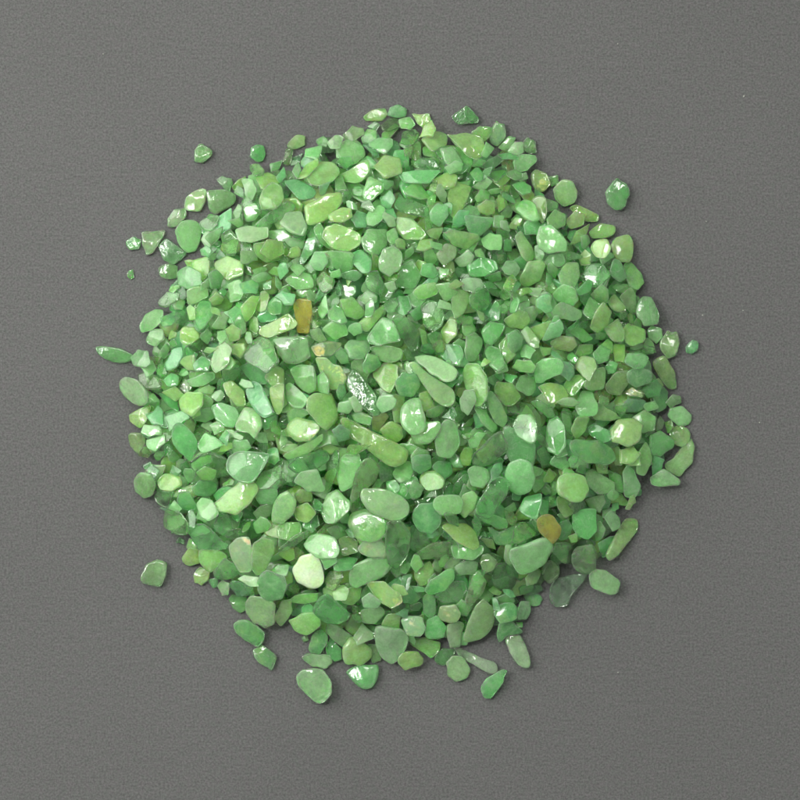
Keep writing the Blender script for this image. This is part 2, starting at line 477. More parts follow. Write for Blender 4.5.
pg/ct 260,200 290,100 310,80 343,130 330,170 290,215 270,235
ep/ct 367,110 380,60 420,50 455,95 460,140 430,165 385,150
p 322,45 345,15 385,40 375,60 340,90
pd/c 140,180 200,130 250,125 265,160 240,205 170,210
wy/gst 150,270 160,225 220,215 240,250 225,285 180,285
w/cgt 190,300 230,285 255,300 240,350 240,385 200,390 190,350
ye 40,370 60,355 110,350 160,370 155,400 120,430 80,400
pw/c 215,60 250,40 320,30 300,90 230,105
pg 500,110 540,65 565,85 545,130 505,140
o/c 570,60 600,40 635,70 630,110 600,135 570,110
@440,450
yg/t 10,310 30,295 100,295 140,330 155,380 130,397 60,360
ep/t 262,90 275,55 320,35 365,60 378,110 360,160 310,178 270,150 |smooth bright green rounded square pebble in the lower right of the pile
j 360,130 400,80 430,100 420,140 380,170
we/cgt 110,80 140,62 190,80 195,120 170,150 125,140
ep/cgt 135,250 155,200 200,115 230,108 273,125 260,180 205,262 150,260
gp/t 70,235 90,180 130,165 150,185 130,240 100,272
pe/c 50,170 60,130 90,100 115,100 110,150 90,180
ye/t 465,140 500,92 575,105 592,160 570,200 520,205 475,180 |glowing lime green cushion-shaped pebble above the amber wedge
ea/t 317,235 340,190 405,175 405,210 385,275 350,265
m/ct 385,280 420,255 450,262 482,310 475,345 450,375 400,330 |golden amber wedge-shaped chip in the lower right of the pile
e/t 525,270 550,240 620,238 625,320 590,355 550,340 525,300 |saturated emerald block right of the golden amber wedge
go 465,190 490,180 530,220 530,255 500,270 470,230
o 580,200 650,180 660,210 640,250 600,235
wd/cg 655,270 680,240 715,270 720,310 690,325
go/ct 660,420 740,275 790,285 790,320 710,420 680,440 |long grey-green bar slanting along the lower right rim
ae 630,370 680,345 702,345 690,400 650,430
jp 610,300 640,285 660,315 650,350 620,365
dp/c 445,400 460,370 510,370 535,400 530,455 490,450
pw/cgt 525,445 545,385 600,375 620,410 618,490 580,495 540,475
pa/t 280,390 400,350 440,350 447,400 420,450 330,493 300,460 |biggest pale frosted slab, just below left of the golden amber wedge
eg/cgt 282,370 300,300 340,290 385,330 360,350 310,370
pw/ct 595,500 620,475 660,480 717,525 705,570 670,575 605,545 |pale clear oval chip touching paper beside the dark transparent pear-shaped one
gp/ct 160,450 170,422 200,420 228,450 210,480 180,490
w/cg 60,470 100,445 150,450 140,500 80,500
d/u 200,310 240,330 300,300 295,380 230,370
ej 150,260 200,255 270,280 265,310 230,315 180,290
jd 50,380 120,390 165,380 170,410 130,440 60,430
w/c 255,430 260,380 285,380 300,440 275,460
o/c 410,500 430,450 475,450 475,500 440,530
e 480,290 510,280 530,310 520,350 480,360
"""
# ------------------------------------------------------------------ scale
PX = 0.28 / 800.0            # metres of paper per photograph pixel
CAM_H = 1.05                 # camera height above the paper
CELL = 0.0005                # height-field cell
GN = 520                     # height-field size (cells)
H = np.zeros((GN, GN))       # current top of the heap
COVER = np.zeros((GN, GN), bool)

def to_world(px, py, z):
    k = PX * (1.0 - z / CAM_H)
    return ((px - 400.0) * k, (400.0 - py) * k)

def cell(x, y):
    return x / CELL + GN / 2.0, y / CELL + GN / 2.0

# rim of the heap in photograph pixels, a little inside the visible edge
EDGE = [(375,128),(430,134),(495,142),(520,158),(532,190),(560,206),(590,236),(625,252),(640,296),(648,330),
        (664,372),(668,430),(660,462),(640,478),(626,510),(598,556),(565,566),(530,588),(512,628),(488,630),
        (455,640),(410,645),(370,640),(325,638),(275,610),(232,586),(200,570),(178,536),(152,486),(145,455),
        (140,410),(134,392),(146,350),(156,312),(178,276),(205,246),(228,200),(252,182),(276,164),(305,150),(345,136)]
CX, CY = 405.0, 390.0
_ea = np.array([math.atan2(CY - y, x - CX) for x, y in EDGE]); _er = np.array([math.hypot(x - CX, y - CY) for x, y in EDGE])
_o = np.argsort(_ea); _ea = _ea[_o]; _er = _er[_o]
_ea = np.concatenate([_ea[-1:] - 2 * math.pi, _ea, _ea[:1] + 2 * math.pi]); _er = np.concatenate([_er[-1:], _er, _er[:1]])
C0 = to_world(CX, CY, 0)
gx = (np.arange(GN) - GN / 2 + .5) * CELL
GX, GY = np.meshgrid(gx, gx, indexing='ij')
_th = np.arctan2(GY - C0[1], GX - C0[0])
RAD = np.hypot(GX - C0[0], GY - C0[1]) / (np.interp(_th, _ea, _er) * PX)
PEAK = 0.026
TARGET = np.where(RAD < 1, PEAK * np.maximum(0, 1 - RAD ** 1.9) ** 0.8, 0.0)

# ------------------------------------------------------------------ one stone
def chaikin(p, n=2, q=0.25):
    for _ in range(n):
        nx = np.roll(p, -1, 0)
        a = p * (1 - q) + nx * q; b = p * q + nx * (1 - q)
        p = np.stack([a, b], 1).reshape(-1, 2)
    return p

def smooth_outline(pts, N):
    p = np.array(pts, float)
    c0 = p.mean(0)
    a0 = 0.5 * abs(np.sum(p[:, 0] * np.roll(p[:, 1], -1) - np.roll(p[:, 0], -1) * p[:, 1]))
    mid = (p + np.roll(p, -1, 0)) / 2 + np.array([[random.gauss(0, .034), random.gauss(0, .034)] for _ in p]) * math.sqrt(a0)
    p = np.stack([p, mid], 1).reshape(-1, 2)
    s = chaikin(chaikin(p, 1, random.choice([.03, .05, .08, .14])), 2, 0.22)
    a1 = 0.5 * abs(np.sum(s[:, 0] * np.roll(s[:, 1], -1) - np.roll(s[:, 0], -1) * s[:, 1]))
    s = c0 + (s - c0) * math.sqrt(a0 / max(a1, 1e-12)) * 1.10
    x, y = s[:, 0], s[:, 1]; xn, yn = np.roll(x, -1), np.roll(y, -1)
    cr = x * yn - xn * y; A = cr.sum() / 2
    c = np.array([((x + xn) * cr).sum(), ((y + yn) * cr).sum()]) / (6 * A)
    if A < 0: s = s[::-1]
    d = s - c
    ang = np.unwrap(np.arctan2(d[:, 1], d[:, 0])); r = np.hypot(d[:, 0], d[:, 1])
    # resample by arc length so that corners keep their vertices
    seg = np.hypot(*(np.roll(s, -1, 0) - s).T); L = np.concatenate([[0], np.cumsum(seg)])
    t = np.linspace(0, L[-1], N, endpoint=False)
    xs = np.interp(t, L, np.append(s[:, 0], s[0, 0])); ys = np.interp(t, L, np.append(s[:, 1], s[0, 1]))
    out = np.stack([xs, ys], 1) - c
    # rotation-indexed radius table for the height field
    a = np.arctan2(d[:, 1], d[:, 0]); o = np.argsort(a)
    a, r = a[o], r[o]
    A_ = np.concatenate([a - 2 * math.pi, a, a + 2 * math.pi]); R_ = np.concatenate([r, r, r])
    return c, out, (A_, R_), abs(A)

class Stone:
    pass

RS_HI = [0.985, 0.95, 0.89, 0.80, 0.68, 0.54, 0.38, 0.20]
RS_LO = [0.93, 0.72, 0.40]

def profile(s, q):
    return np.maximum(0.0, 1 - s ** 2.6) ** q

def make_stone(pts, tint, tint2, clar, wet, hi=True, thick=None, lift=0.0):
    """pts: outline in metres (world xy).  Drops the stone on the heap and returns it with its vertices."""
    N = 30 if hi else 12
    c, out, (A_, R_), area = smooth_outline(pts, N)
    size = math.sqrt(area)
    sx = np.linalg.eigvalsh(np.cov(out.T)) ** 0.5 * 2
    minor = max(sx[0], size * .3)
    t = (thick or random.uniform(.34, .60)) * minor * .74
    q1, q2 = random.uniform(.36, .52), random.uniform(.3, .5)
    planes = []
    a0 = random.uniform(0, 6.28); npl = random.choice([2, 3, 3, 4, 4, 5])
    for k in range(npl):
        a = a0 + 2 * math.pi * (k + random.uniform(-.3, .3)) / npl; planes.append((math.cos(a), math.sin(a), random.uniform(.2, 1.2), random.uniform(.55, .95)))
    planes2 = []
    for k in range(2):
        a = random.uniform(0, 2 * math.pi); planes2.append((math.cos(a), math.sin(a), random.uniform(.2, .8), random.uniform(.5, .9)))
    seed = Vector((random.uniform(-90, 90), random.uniform(-90, 90), random.uniform(-90, 90)))
    def hgt(x, y, s, pl, q):
        z = profile(s, q) * t
        k = 34.0 / t
        acc = np.exp(-k * z)
        for (ca, sa, sl, off) in pl:
            acc = acc + np.exp(-k * np.clip(t * (off + sl * (x * ca + y * sa) / size), -t, 9))
        zz = -np.log(acc) / k
        w = np.clip((1 - s) * 9, 0, 1)
        return z * (1 - w) + np.minimum(z, np.maximum(zz, t * .1)) * w
    # --- rest on the heap: fit a plane under the footprint, then drop
    fx, fy = cell(c[0], c[1]); rad = int(R_.max() / CELL) + 2
    i0, i1 = max(0, int(fx) - rad), min(GN, int(fx) + rad + 1); j0, j1 = max(0, int(fy) - rad), min(GN, int(fy) + rad + 1)
    X = GX[i0:i1, j0:j1] - c[0]; Y = GY[i0:i1, j0:j1] - c[1]
    S = np.hypot(X, Y) / np.interp(np.arctan2(Y, X), A_, R_)
    m = S < 1.0
    Hs = H[i0:i1, j0:j1]
    if m.sum() < 4: return None
    xm, ym, sm, hm = X[m], Y[m], S[m], Hs[m]
    if hm.max() > 1e-5:
        M = np.stack([xm, ym, np.ones_like(xm)], 1)
        co = np.linalg.lstsq(M, hm, rcond=None)[0]
        gxs, gys = co[0], co[1]
        g = math.hypot(gxs, gys); lim = .55
        if g > lim: gxs *= lim / g; gys *= lim / g
        gxs += random.gauss(0, .10); gys += random.gauss(0, .10)
    else:
        gxs = gys = 0.0
    bot = -hgt(xm, ym, sm, planes2, q2) + gxs * xm + gys * ym
    top = hgt(xm, ym, sm, planes, q1) + gxs * xm + gys * ym
    if hm.max() > 1e-5:
        z0 = np.percentile(hm - bot, 96) - .10 * t
        z0 = max(z0, -bot.min() + 1e-5)
    else:
        z0 = (-bot).max() + 2e-5
    Hs[m] = np.maximum(hm, z0 + top)
    # --- vertices
    rs = RS_HI if hi else RS_LO
    vs, s_list = [], []
    rings = [(s, 1) for s in reversed(rs)] + [(1.0, 0)] + [(s, -1) for s in rs]
    P = []
    P.append(np.array([[0, 0, hgt(np.zeros(1), np.zeros(1), np.zeros(1), planes, q1)[0]]]))
    for s, sg in rings:
        x, y = out[:, 0] * s, out[:, 1] * s
        sv = np.full(N, s)
        z = np.zeros(N) if sg == 0 else (hgt(x, y, sv, planes, q1) if sg > 0 else -hgt(x, y, sv, planes2, q2))
        P.append(np.stack([x, y, z], 1))
    P.append(np.array([[0, 0, -hgt(np.zeros(1), np.zeros(1), np.zeros(1), planes2, q2)[0]]]))
    V = np.concatenate(P)
    if hi:
        f1 = 1.1 / size; am = t * (.15 if not wet else .13); f2 = 3.2 / size; am2 = t * (.02 if not wet else .07)
        for k in range(len(V)):
            v = Vector(V[k])
            n1 = noise.noise_vector(v * f1 + seed); n2 = noise.noise(v * f2 + seed)
            V[k, 0] += n1.x * am * .4; V[k, 1] += n1.y * am * .4; V[k, 2] += n1.z * am + n2 * am2
    V[:, 2] += gxs * V[:, 0] + gys * V[:, 1]
    F = []
    nr = len(rings)
    for j in range(N): F.append((0, 1 + j, 1 + (j + 1) % N))
    for r in range(nr - 1):
        a, b = 1 + r * N, 1 + (r + 1) * N
        for j in range(N):
            k = (j + 1) % N; F.append((a + j, b + j, b + k, a + k))
    last = 1 + nr * N; a = 1 + (nr - 1) * N
    for j in range(N): F.append((last, a + (j + 1) % N, a + j))
    zmin = V[:, 2].min()
    if z0 + zmin < 2e-5: z0 = 2e-5 - zmin
    o = Stone(); o.V = V; o.F = F; o.loc = (c[0], c[1], z0); o.tint = tint; o.tint2 = tint2; o.clar = clar; o.wet = wet
    o.area = area; o.minor = sx[0]; o.major = sx[1]; o.out = out; o.seed = random.random(); o.slice = (slice(i0, i1), slice(j0, j1), m)
    o.mean_h = float(hm.mean())
    return o

# ------------------------------------------------------------------ colours (linear albedo of the stone itself)
PAL = {'j': (.35,.79,.27), 'p': (.50,.89,.43), 'y': (.54,.86,.20), 'a': (.31,.82,.42), 'd': (.17,.60,.19), 'w': (.66,.94,.57),
       'o': (.36,.64,.25), 'm': (.86,.83,.15), 'e': (.20,.77,.24), 'g': (.62,.87,.33),
       'i': (.64,.85,.56), 'k': (.62,.86,.60)}
def colour(code):
    a = PAL[code[0]]; b = PAL[code[-1]] if len(code) > 1 else a
    c = [.62 * x + .38 * y for x, y in zip(a, b)]
    if code[0] not in 'mik': c = [.70 * x + .30 * y for x, y in zip(c, (.53, .88, .40))]
    v = random.gauss(1, .05)
    return tuple(min(.95, max(.02, x * v * random.gauss(1, .025))) for x in c)

FILL_CODES = ['j'] * 7 + ['e'] * 5 + ['y'] * 3 + ['p'] * 4 + ['a'] * 3 + ['d'] * 3 + ['g'] * 3 + ['w'] * 2 + ['yj', 'pj', 'ea', 'py', 'jd'] * 2

def filler(x, y, r, hi):
    n = random.choice([4, 4, 5, 5, 6]); el = random.choice([1, 1.15, 1.4, 1.7, 2.2]); a0 = random.uniform(0, 6.28)
    pts = []
    for k in range(n):
        a = 2 * math.pi * (k + random.uniform(-.34, .34)) / n
        rr = r * random.uniform(.8, 1.15)
        u, v = rr * math.cos(a) * math.sqrt(el), rr * math.sin(a) / math.sqrt(el)
        pts.append((x + u * math.cos(a0) - v * math.sin(a0), y + u * math.sin(a0) + v * math.cos(a0)))
    code = random.choice(FILL_CODES)
    cl = random.choice([.1, .2, .3, .5]) if code[0] != 'w' else random.uniform(.12, .26)
    t = colour(code)
    return make_stone(pts, t, colour(random.choice(['p', 'y', code, code])), cl, 1.0 if random.random() < .07 else 0.0, hi)

def near_mean(field, x, y, r):
    fx, fy = cell(x, y); k = max(1, int(r / CELL))
    return field[max(0, int(fx) - k):int(fx) + k + 1, max(0, int(fy) - k):int(fy) + k + 1].mean()

fill = []
def heap_fill(scale, lo, hi_r, maxn, tol, hires):
    idx = np.argwhere((RAD < .985))
    miss = 0; n = 0
    while n < maxn and miss < 40:
        best = None
        for k in range(14):
            i, j = idx[RNG.integers(len(idx))]
            x, y = GX[i, j], GY[i, j]
            d = scale * near_mean(TARGET, x, y, .002) - near_mean(H, x, y, .002)
            if best is None or d > best[0]: best = (d, x, y)
        if best[0] < tol: miss += 1; continue
        r = random.uniform(lo, hi_r)
        s = filler(best[1], best[2], r, hires)
        if s: fill.append(s); n += 1
heap_fill(.74, .0030, .0048, 1900, .0008, False)
heap_fill(.86, .0024, .0040, 2600, .0012, True)

# ------------------------------------------------------------------ the stones read off the photograph
recs = []
ox = oy = 0
for line in DATA.strip().splitlines():
    if line[0] == '@': ox, oy = map(float, line[1:].split(',')); continue
    body, _, lab = line.partition('|')
    w = body.split(); code, _, fl = w[0].partition('/')
    pts = [(ox + float(a) / 4, oy + float(b) / 4) for a, b in (q.split(',') for q in w[1:])]
    recs.append((code, fl, pts, lab.strip()))
def prio(r): return (0 if 'u' in r[1] else 2 if 't' in r[1] else 1)
def place(rec):
    code, fl, pts, lab = rec
    mx = sum(p[0] for p in pts) / len(pts); my = sum(p[1] for p in pts) / len(pts)
    z = .002
    for _ in range(2):
        wx, wy = to_world(mx, my, z); z = near_mean(H, wx, wy, .0015) + .0015
    w = [to_world(a, b, z) for a, b in pts]
    if 'u' in fl:
        c = np.mean(w, 0); w = [tuple(c + (np.array(p) - c) * 1.18) for p in w]
    t = colour(code); lone = near_mean(H, wx, wy, .0015) < .0004
    cl = random.uniform(.24, .38) if 'c' in fl and lone else random.uniform(.42, .6) if 'c' in fl else random.uniform(.12, .32)
    if code[0] == 'w' : cl = (.34 if lone else .24) if 'c' in fl else .14
    if code == 'k': cl = .6
    if code[0] == 'i': cl = .28 if 'c' in fl else .02
    if code == 'm': cl = .42
    t2 = colour(random.choice(['p', 'y', code, code]))
    if 's' in fl: t2 = (.68, .62, .34) if code[0] == 'w' else (.58, .58, .16)
    s = make_stone(w, t, t2, cl, 1.0 if 'g' in fl else 0.0)
    if s is None: return None
    s.spot = 1.0 if 's' in fl else 0.0; s.code = code; s.fl = fl; s.lab = lab; s.px = (mx, my)
    a, b, m = s.slice; COVER[a, b][m] = True
    return s
def gap_fill(n, lo, hi_r, lim):
    idx = np.argwhere(RAD < 1.0); k = 0
    for _ in range(n * 30):
        if k >= n: break
        i, j = idx[RNG.integers(len(idx))]; x, y = GX[i, j], GY[i, j]
        if near_mean(COVER.astype(float) if False else COVER, x, y, .0016) > lim: continue
        s = filler(x, y, random.uniform(lo, hi_r), True)
        if s:
            fill.append(s); k += 1; a, b, m = s.slice; COVER[a, b][m] = True
stones = []
rest = sorted(recs, key=lambda r: (prio(r), random.random()))
lower = [r for r in rest if prio(r) < 2]; upper = [r for r in rest if prio(r) == 2]
for r in lower:
    s = place(r)
    if s: stones.append(s)
gap_fill(150, .0022, .0034, .30)
for r in upper:
    s = place(r)
    if s: stones.append(s)
gap_fill(150, .0017, .0026, .22)

# ------------------------------------------------------------------ material
def new_mat(name):
    m = bpy.data.materials.new(name); m.use_nodes = True; nt = m.node_tree; nt.nodes.clear(); return m, nt
def stone_material():
    m, nt = new_mat('polished_green_stone'); N = nt.nodes.new; L = nt.links.new
    out = N('ShaderNodeOutputMaterial'); p = N('ShaderNodeBsdfPrincipled')
    at = N('ShaderNodeAttribute'); at.attribute_name = 'tint'; a2 = N('ShaderNodeAttribute'); a2.attribute_name = 'vein'
    tc = N('ShaderNodeNewGeometry')
    seed = N('ShaderNodeAttribute'); seed.attribute_name = 'trait'
    sp = N('ShaderNodeSeparateColor'); L(seed.outputs['Color'], sp.inputs[0])      # R seed, G clarity, B spot
    wm = N('ShaderNodeMath'); wm.operation = 'MULTIPLY'; wm.inputs[1].default_value = 57; L(sp.outputs[0], wm.inputs[0])
    def nz(scale, det, rough=.6, dist=0):
        n = N('ShaderNodeTexNoise'); n.noise_dimensions = '4D'; n.inputs['Scale'].default_value = scale; n.inputs['Detail'].default_value = det
        n.inputs['Roughness'].default_value = rough; n.inputs['Distortion'].default_value = dist
        L(tc.outputs['Position'], n.inputs['Vector']); L(wm.outputs[0], n.inputs['W']); return n
    def mr(src, a, b, c, d):
        n = N('ShaderNodeMapRange'); n.inputs[1].default_value = a; n.inputs[2].default_value = b; n.inputs[3].default_value = c; n.inputs[4].default_value = d
        L(src, n.inputs[0]); return n.outputs[0]
    cloud = nz(260, 4, .6, .6); fine = nz(1300, 3, .65)
    # cloudy veins of the second colour inside the stone
    vein = mr(cloud.outputs[0], .45, .70, 0, .55)
    mx = N('ShaderNodeMix'); mx.data_type = 'RGBA'; L(vein, mx.inputs[0]); L(at.outputs['Color'], mx.inputs[6]); L(a2.outputs['Color'], mx.inputs[7])
    # spotted stones: the second colour stands out in a patch
    patch = nz(150, 3, .7, .3); pm = mr(patch.outputs[0], .55, .66, 0, 1)
    pa = N('ShaderNodeMath'); pa.operation = 'MULTIPLY'; L(pm, pa.inputs[0]); L(sp.outputs[2], pa.inputs[1])
    mx2 = N('ShaderNodeMix'); mx2.data_type = 'RGBA'; L(pa.outputs[0], mx2.inputs[0]); L(mx.outputs[2], mx2.inputs[6]); L(a2.outputs['Color'], mx2.inputs[7])
    # thin pale fracture lines
    crk = nz(210, 3, .55, 1.2); d0 = N('ShaderNodeMath'); d0.operation = 'SUBTRACT'; d0.inputs[1].default_value = .5; L(crk.outputs[0], d0.inputs[0])
    d1 = N('ShaderNodeMath'); d1.operation = 'ABSOLUTE'; L(d0.outputs[0], d1.inputs[0]); cl_ = mr(d1.outputs[0], .0, .016, .38, 0)
    mx3 = N('ShaderNodeMix'); mx3.data_type = 'RGBA'; L(cl_, mx3.inputs[0]); L(mx2.outputs[2], mx3.inputs[6]); mx3.inputs[7].default_value = (.80, .95, .72, 1); mx2 = mx3
    # fine inclusions
    spk = mr(fine.outputs[0], .30, .66, .90, 1.10)
    vm = N('ShaderNodeVectorMath'); vm.operation = 'SCALE'; L(mx2.outputs[2], vm.inputs[0]); L(spk, vm.inputs['Scale'])
    L(vm.outputs[0], p.inputs['Base Color'])
    # clarity: how glassy the stone is, uneven inside each stone
    cc = mr(cloud.outputs[0], .35, .68, 1.05, .88)
    cm = N('ShaderNodeMath'); cm.operation = 'MULTIPLY'; cm.use_clamp = True; L(sp.outputs[1], cm.inputs[0]); L(cc, cm.inputs[1])
    inv = N('ShaderNodeMath'); inv.operation = 'SUBTRACT'; inv.inputs[0].default_value = 1; L(pa.outputs[0], inv.inputs[1])
    cm2 = N('ShaderNodeMath'); cm2.operation = 'MULTIPLY'; L(cm.outputs[0], cm2.inputs[0]); L(inv.outputs[0], cm2.inputs[1])
    g = N('ShaderNodeBsdfPrincipled'); g.inputs['Transmission Weight'].default_value = 1.0
    gt = N('ShaderNodeMix'); gt.data_type = 'RGBA'; gt.inputs[0].default_value = .42; L(vm.outputs[0], gt.inputs[6]); gt.inputs[7].default_value = (.93, 1, .91, 1)
    L(gt.outputs[2], g.inputs['Base Color'])
    p.inputs['Subsurface Weight'].default_value = 1.0; p.inputs['Subsurface Radius'].default_value = (.7, 1.0, .6); p.inputs['Subsurface Scale'].default_value = .005; p.inputs['Subsurface Anisotropy'].default_value = .7
    p.inputs['IOR'].default_value = 1.56; g.inputs['IOR'].default_value = 1.56
    p.subsurface_method = 'RANDOM_WALK_SKIN'; p.inputs['Subsurface IOR'].default_value = 1.4
    ro = mr(cloud.outputs[0], .3, .7, .02, .06); L(ro, p.inputs['Roughness']); L(ro, g.inputs['Roughness'])
    p.inputs['Coat Weight'].default_value = .0; p.inputs['Coat Roughness'].default_value = .05
    bp = N('ShaderNodeBump'); bp.inputs['Strength'].default_value = .35; bp.inputs['Distance'].default_value = .0004
    bn = nz(420, 3, .55); bn2 = nz(1700, 2, .5); bs = N('ShaderNodeMath'); bs.operation = 'MULTIPLY_ADD'; bs.inputs[1].default_value = .28
    L(bn2.outputs[0], bs.inputs[0]); L(bn.outputs[0], bs.inputs[2]); L(bs.outputs[0], bp.inputs['Height']); L(bp.outputs[0], p.inputs['Normal']); L(bp.outputs[0], p.inputs['Coat Normal'])
    L(bp.outputs[0], g.inputs['Normal']); ms = N('ShaderNodeMixShader'); L(cm2.outputs[0], ms.inputs[0]); L(p.outputs[0], ms.inputs[1]); L(g.outputs[0], ms.inputs[2])
    L(ms.outputs[0], out.inputs[0]); return m
def paper_material():
    m, nt = new_mat('grey_art_paper'); N = nt.nodes.new; L = nt.links.new
    out = N('ShaderNodeOutputMaterial'); p = N('ShaderNodeBsdfPrincipled'); tc = N('ShaderNodeTexCoord')
    def nz(scale, det, rough, mp=None):
        n = N('ShaderNodeTexNoise'); n.inputs['Scale'].default_value = scale; n.inputs['Detail'].default_value = det; n.inputs['Roughness'].default_value = rough
        src = tc.outputs['Object']
        if mp: q = N('ShaderNodeMapping'); q.inputs['Scale'].default_value = mp; L(src, q.inputs[0]); src = q.outputs[0]
        L(src, n.inputs['Vector']); return n
    grain = nz(1350, 3, .8); fib = nz(330, 4, .7, (.35, 2.2, 1)); big = nz(9, 2, .5); col = nz(480, 2, .6)
    def mr(src, a, b, c, d):
        n = N('ShaderNodeMapRange'); n.inputs[1].default_value = a; n.inputs[2].default_value = b; n.inputs[3].default_value = c; n.inputs[4].default_value = d
        L(src, n.inputs[0]); return n.outputs[0]
    a = N('ShaderNodeMath'); a.operation = 'MULTIPLY'; L(mr(grain.outputs[0], .3, .7, .6, 1.4), a.inputs[0]); L(mr(fib.outputs[0], .3, .7, .95, 1.05), a.inputs[1])
    b = N('ShaderNodeMath'); b.operation = 'MULTIPLY'; L(a.outputs[0], b.inputs[0]); L(mr(big.outputs[0], .3, .7, .96, 1.04), b.inputs[1])
    mx = N('ShaderNodeMix'); mx.data_type = 'RGBA'; L(mr(col.outputs[0], .3, .7, 0, 1), mx.inputs[0])
    mx.inputs[6].default_value = (.106, .114, .106, 1); mx.inputs[7].default_value = (.117, .113, .114, 1)
    vm = N('ShaderNodeVectorMath'); vm.operation = 'SCALE'; L(mx.outputs[2], vm.inputs[0]); L(b.outputs[0], vm.inputs['Scale'])
    L(vm.outputs[0], p.inputs['Base Color']); p.inputs['Roughness'].default_value = .9; p.inputs['Specular IOR Level'].default_value = .25
    bp = N('ShaderNodeBump'); bp.inputs['Strength'].default_value = .35; bp.inputs['Distance'].default_value = .0002
    L(b.outputs[0], bp.inputs['Height']); L(bp.outputs[0], p.inputs['Normal'])
    L(p.outputs[0], out.inputs[0]); return m
MS, MP = stone_material(), paper_material()
col = bpy.data.collections.new('scene'); bpy.context.scene.collection.children.link(col)

def build_mesh(name, items, local=True):
    """items: stones; one mesh; if local, the origin is the stone's own centre."""
    vs, fs, T, V2, TR = [], [], [], [], []; base = 0
    for s in items:
        v = s.V if local else s.V + np.array(s.loc)
        vs.append(v); fs += [tuple(base + i for i in f) for f in s.F]; n = len(v); base += n
        T.append(np.tile([*s.tint, 1.0], (n, 1))); V2.append(np.tile([*s.tint2, 1.0], (n, 1)))
        TR.append(np.tile([s.seed, min(1.0, .54 + .7 * s.clar) if s.clar > .03 else .15, getattr(s, 'spot', 0.0), 1.0], (n, 1)))
    me = bpy.data.meshes.new(name); me.from_pydata(np.concatenate(vs).tolist(), [], fs)
    for nm, arr in (('tint', T), ('vein', V2), ('trait', TR)):
        a = me.attributes.new(nm, 'FLOAT_COLOR', 'POINT'); a.data.foreach_set('color', np.concatenate(arr).astype(np.float32).ravel())
    me.polygons.foreach_set('use_smooth', [True] * len(me.polygons)); me.materials.append(MS); me.update()
    return me

# ------------------------------------------------------------------ which stones are things of their own
REFS = {'brown speck, alone': 'the stray brown-specked chip', 'emerald bead-like': 'the round emerald bead', 'straw-tinted chip in': 'the straw-tinted rim chip',
 'rounded sage': 'the rounded sage pebble', 'emerald nugget on': 'the outermost emerald nugget', 'crinkled silvery': 'the silvery crinkled triangle',
 'highest point': 'the topmost teal chip', 'whitish colourless pent': 'the whitish pentagonal chip', 'flat clear dark green tri': 'the stray dark triangle',
 'milky straw-green': 'the milky straw-green pebble', 'round khaki': 'the round khaki chip', 'green teardrop lying': 'the stray green teardrop',
 'lozenge': 'the emerald lozenge', 'leaf-shaped sliver poking': 'the long dark left-rim sliver', 'colourless oval': 'the colourless left-rim oval',
 'arrowhead': 'the emerald arrowhead', 'flat opaque yellow-green bar': 'the yellow-green bar', 'amber-brown': 'the amber block', 'kite-shaped': 'the frosted kite-shaped chip',
 'wedge-shaped chip above': 'the deep green wedge', 'moss green cushion': 'the moss green cushion', 'dark green round pebble': 'the dark round central pebble',
 'frosted teardrop': 'the frosted teardrop chip', 'longest lime': 'the longest lime bar', 'glinting chip with a sharp': 'the glinting pointed chip',
 'yellowish squarish': 'the yellowish squarish chip', 'capsule-shaped': 'the green capsule pebble', 'bean-shaped': 'the mint bean-shaped chip', 'milky rounded triangle': 'the milky rounded triangle',
 'viridian': 'the dark viridian chip', 'teardrop pebble on': 'the right-rim teardrop pebble', 'brownish glassy': 'the brownish glassy chip', 'khaki-green rounded': 'the khaki-green rounded chip',
 'bottle green ball': 'the bottle green ball', 'seafoam': 'the seafoam fan-shaped chip', 'cream-coloured': 'the cream-patched chip', 'half-moon': 'the stray half-moon chip',
 'icy oval chip': 'the large icy oval', 'oval disc just': 'the dark oval disc', 'ivory-green': 'the ivory-green pebble', 'tall clear green tongue': 'the clear tongue-shaped chip',
 'six-sided': 'the bright six-sided chip', 'clear glassy oval chip, lowest': 'the large glassy stray oval', 'three-lobed chip on': 'the three-lobed colourless chip',
 'milky white sliver': 'the milky white sliver', 'leaf-shaped chip alone': 'the stray vivid leaf-shaped chip', 'pointed splinter': 'the glassy splinter',
 'pear-shaped chip on': 'the dark transparent pear', 'lime green cushion-shaped': 'the glowing lime cushion', 'amber wedge-shaped': 'the golden amber wedge',
 'frosted slab': 'the pale frosted slab', 'slanting along': 'the slanting grey-green bar', 'rounded square pebble': 'the bright rounded square'}
CNAME = {'i': ['milky ivory'], 'k': ['dark clear green'], 'j': ['mid green', 'green'], 'p': ['pale green', 'pale'], 'y': ['lime green', 'yellow-green'], 'a': ['bluish green', 'minty green'], 'd': ['dark green'],
 'w': ['whitish'], 'o': ['olive green'], 'm': ['amber'], 'e': ['vivid green', 'emerald green'], 'g': ['yellowish green']}
def corners(s):
    # a rough count of the corners one sees in the outline
    p = s.out; n = len(p); c = 0
    d = np.roll(p, -3, 0) - p; e = p - np.roll(p, 3, 0)
    turn = np.degrees(np.abs(np.arctan2(d[:, 0] * e[:, 1] - d[:, 1] * e[:, 0], (d * e).sum(1))))
    for i in range(n):
        w = [turn[(i + k) % n] for k in (-2, -1, 0, 1, 2)]
        if turn[i] == max(w) and turn[i] > 58: c += 1
    return c
def shape_word(s):
    el = s.major / s.minor; k = corners(s)
    if el > 2.5: return 'bar-like'
    if el > 1.75: return 'elongated'
    if k == 3: return 'triangular'
    if k >= 4 and el < 1.75: return 'angular'
    if el < 1.22: return 'rounded'
    return 'oval'
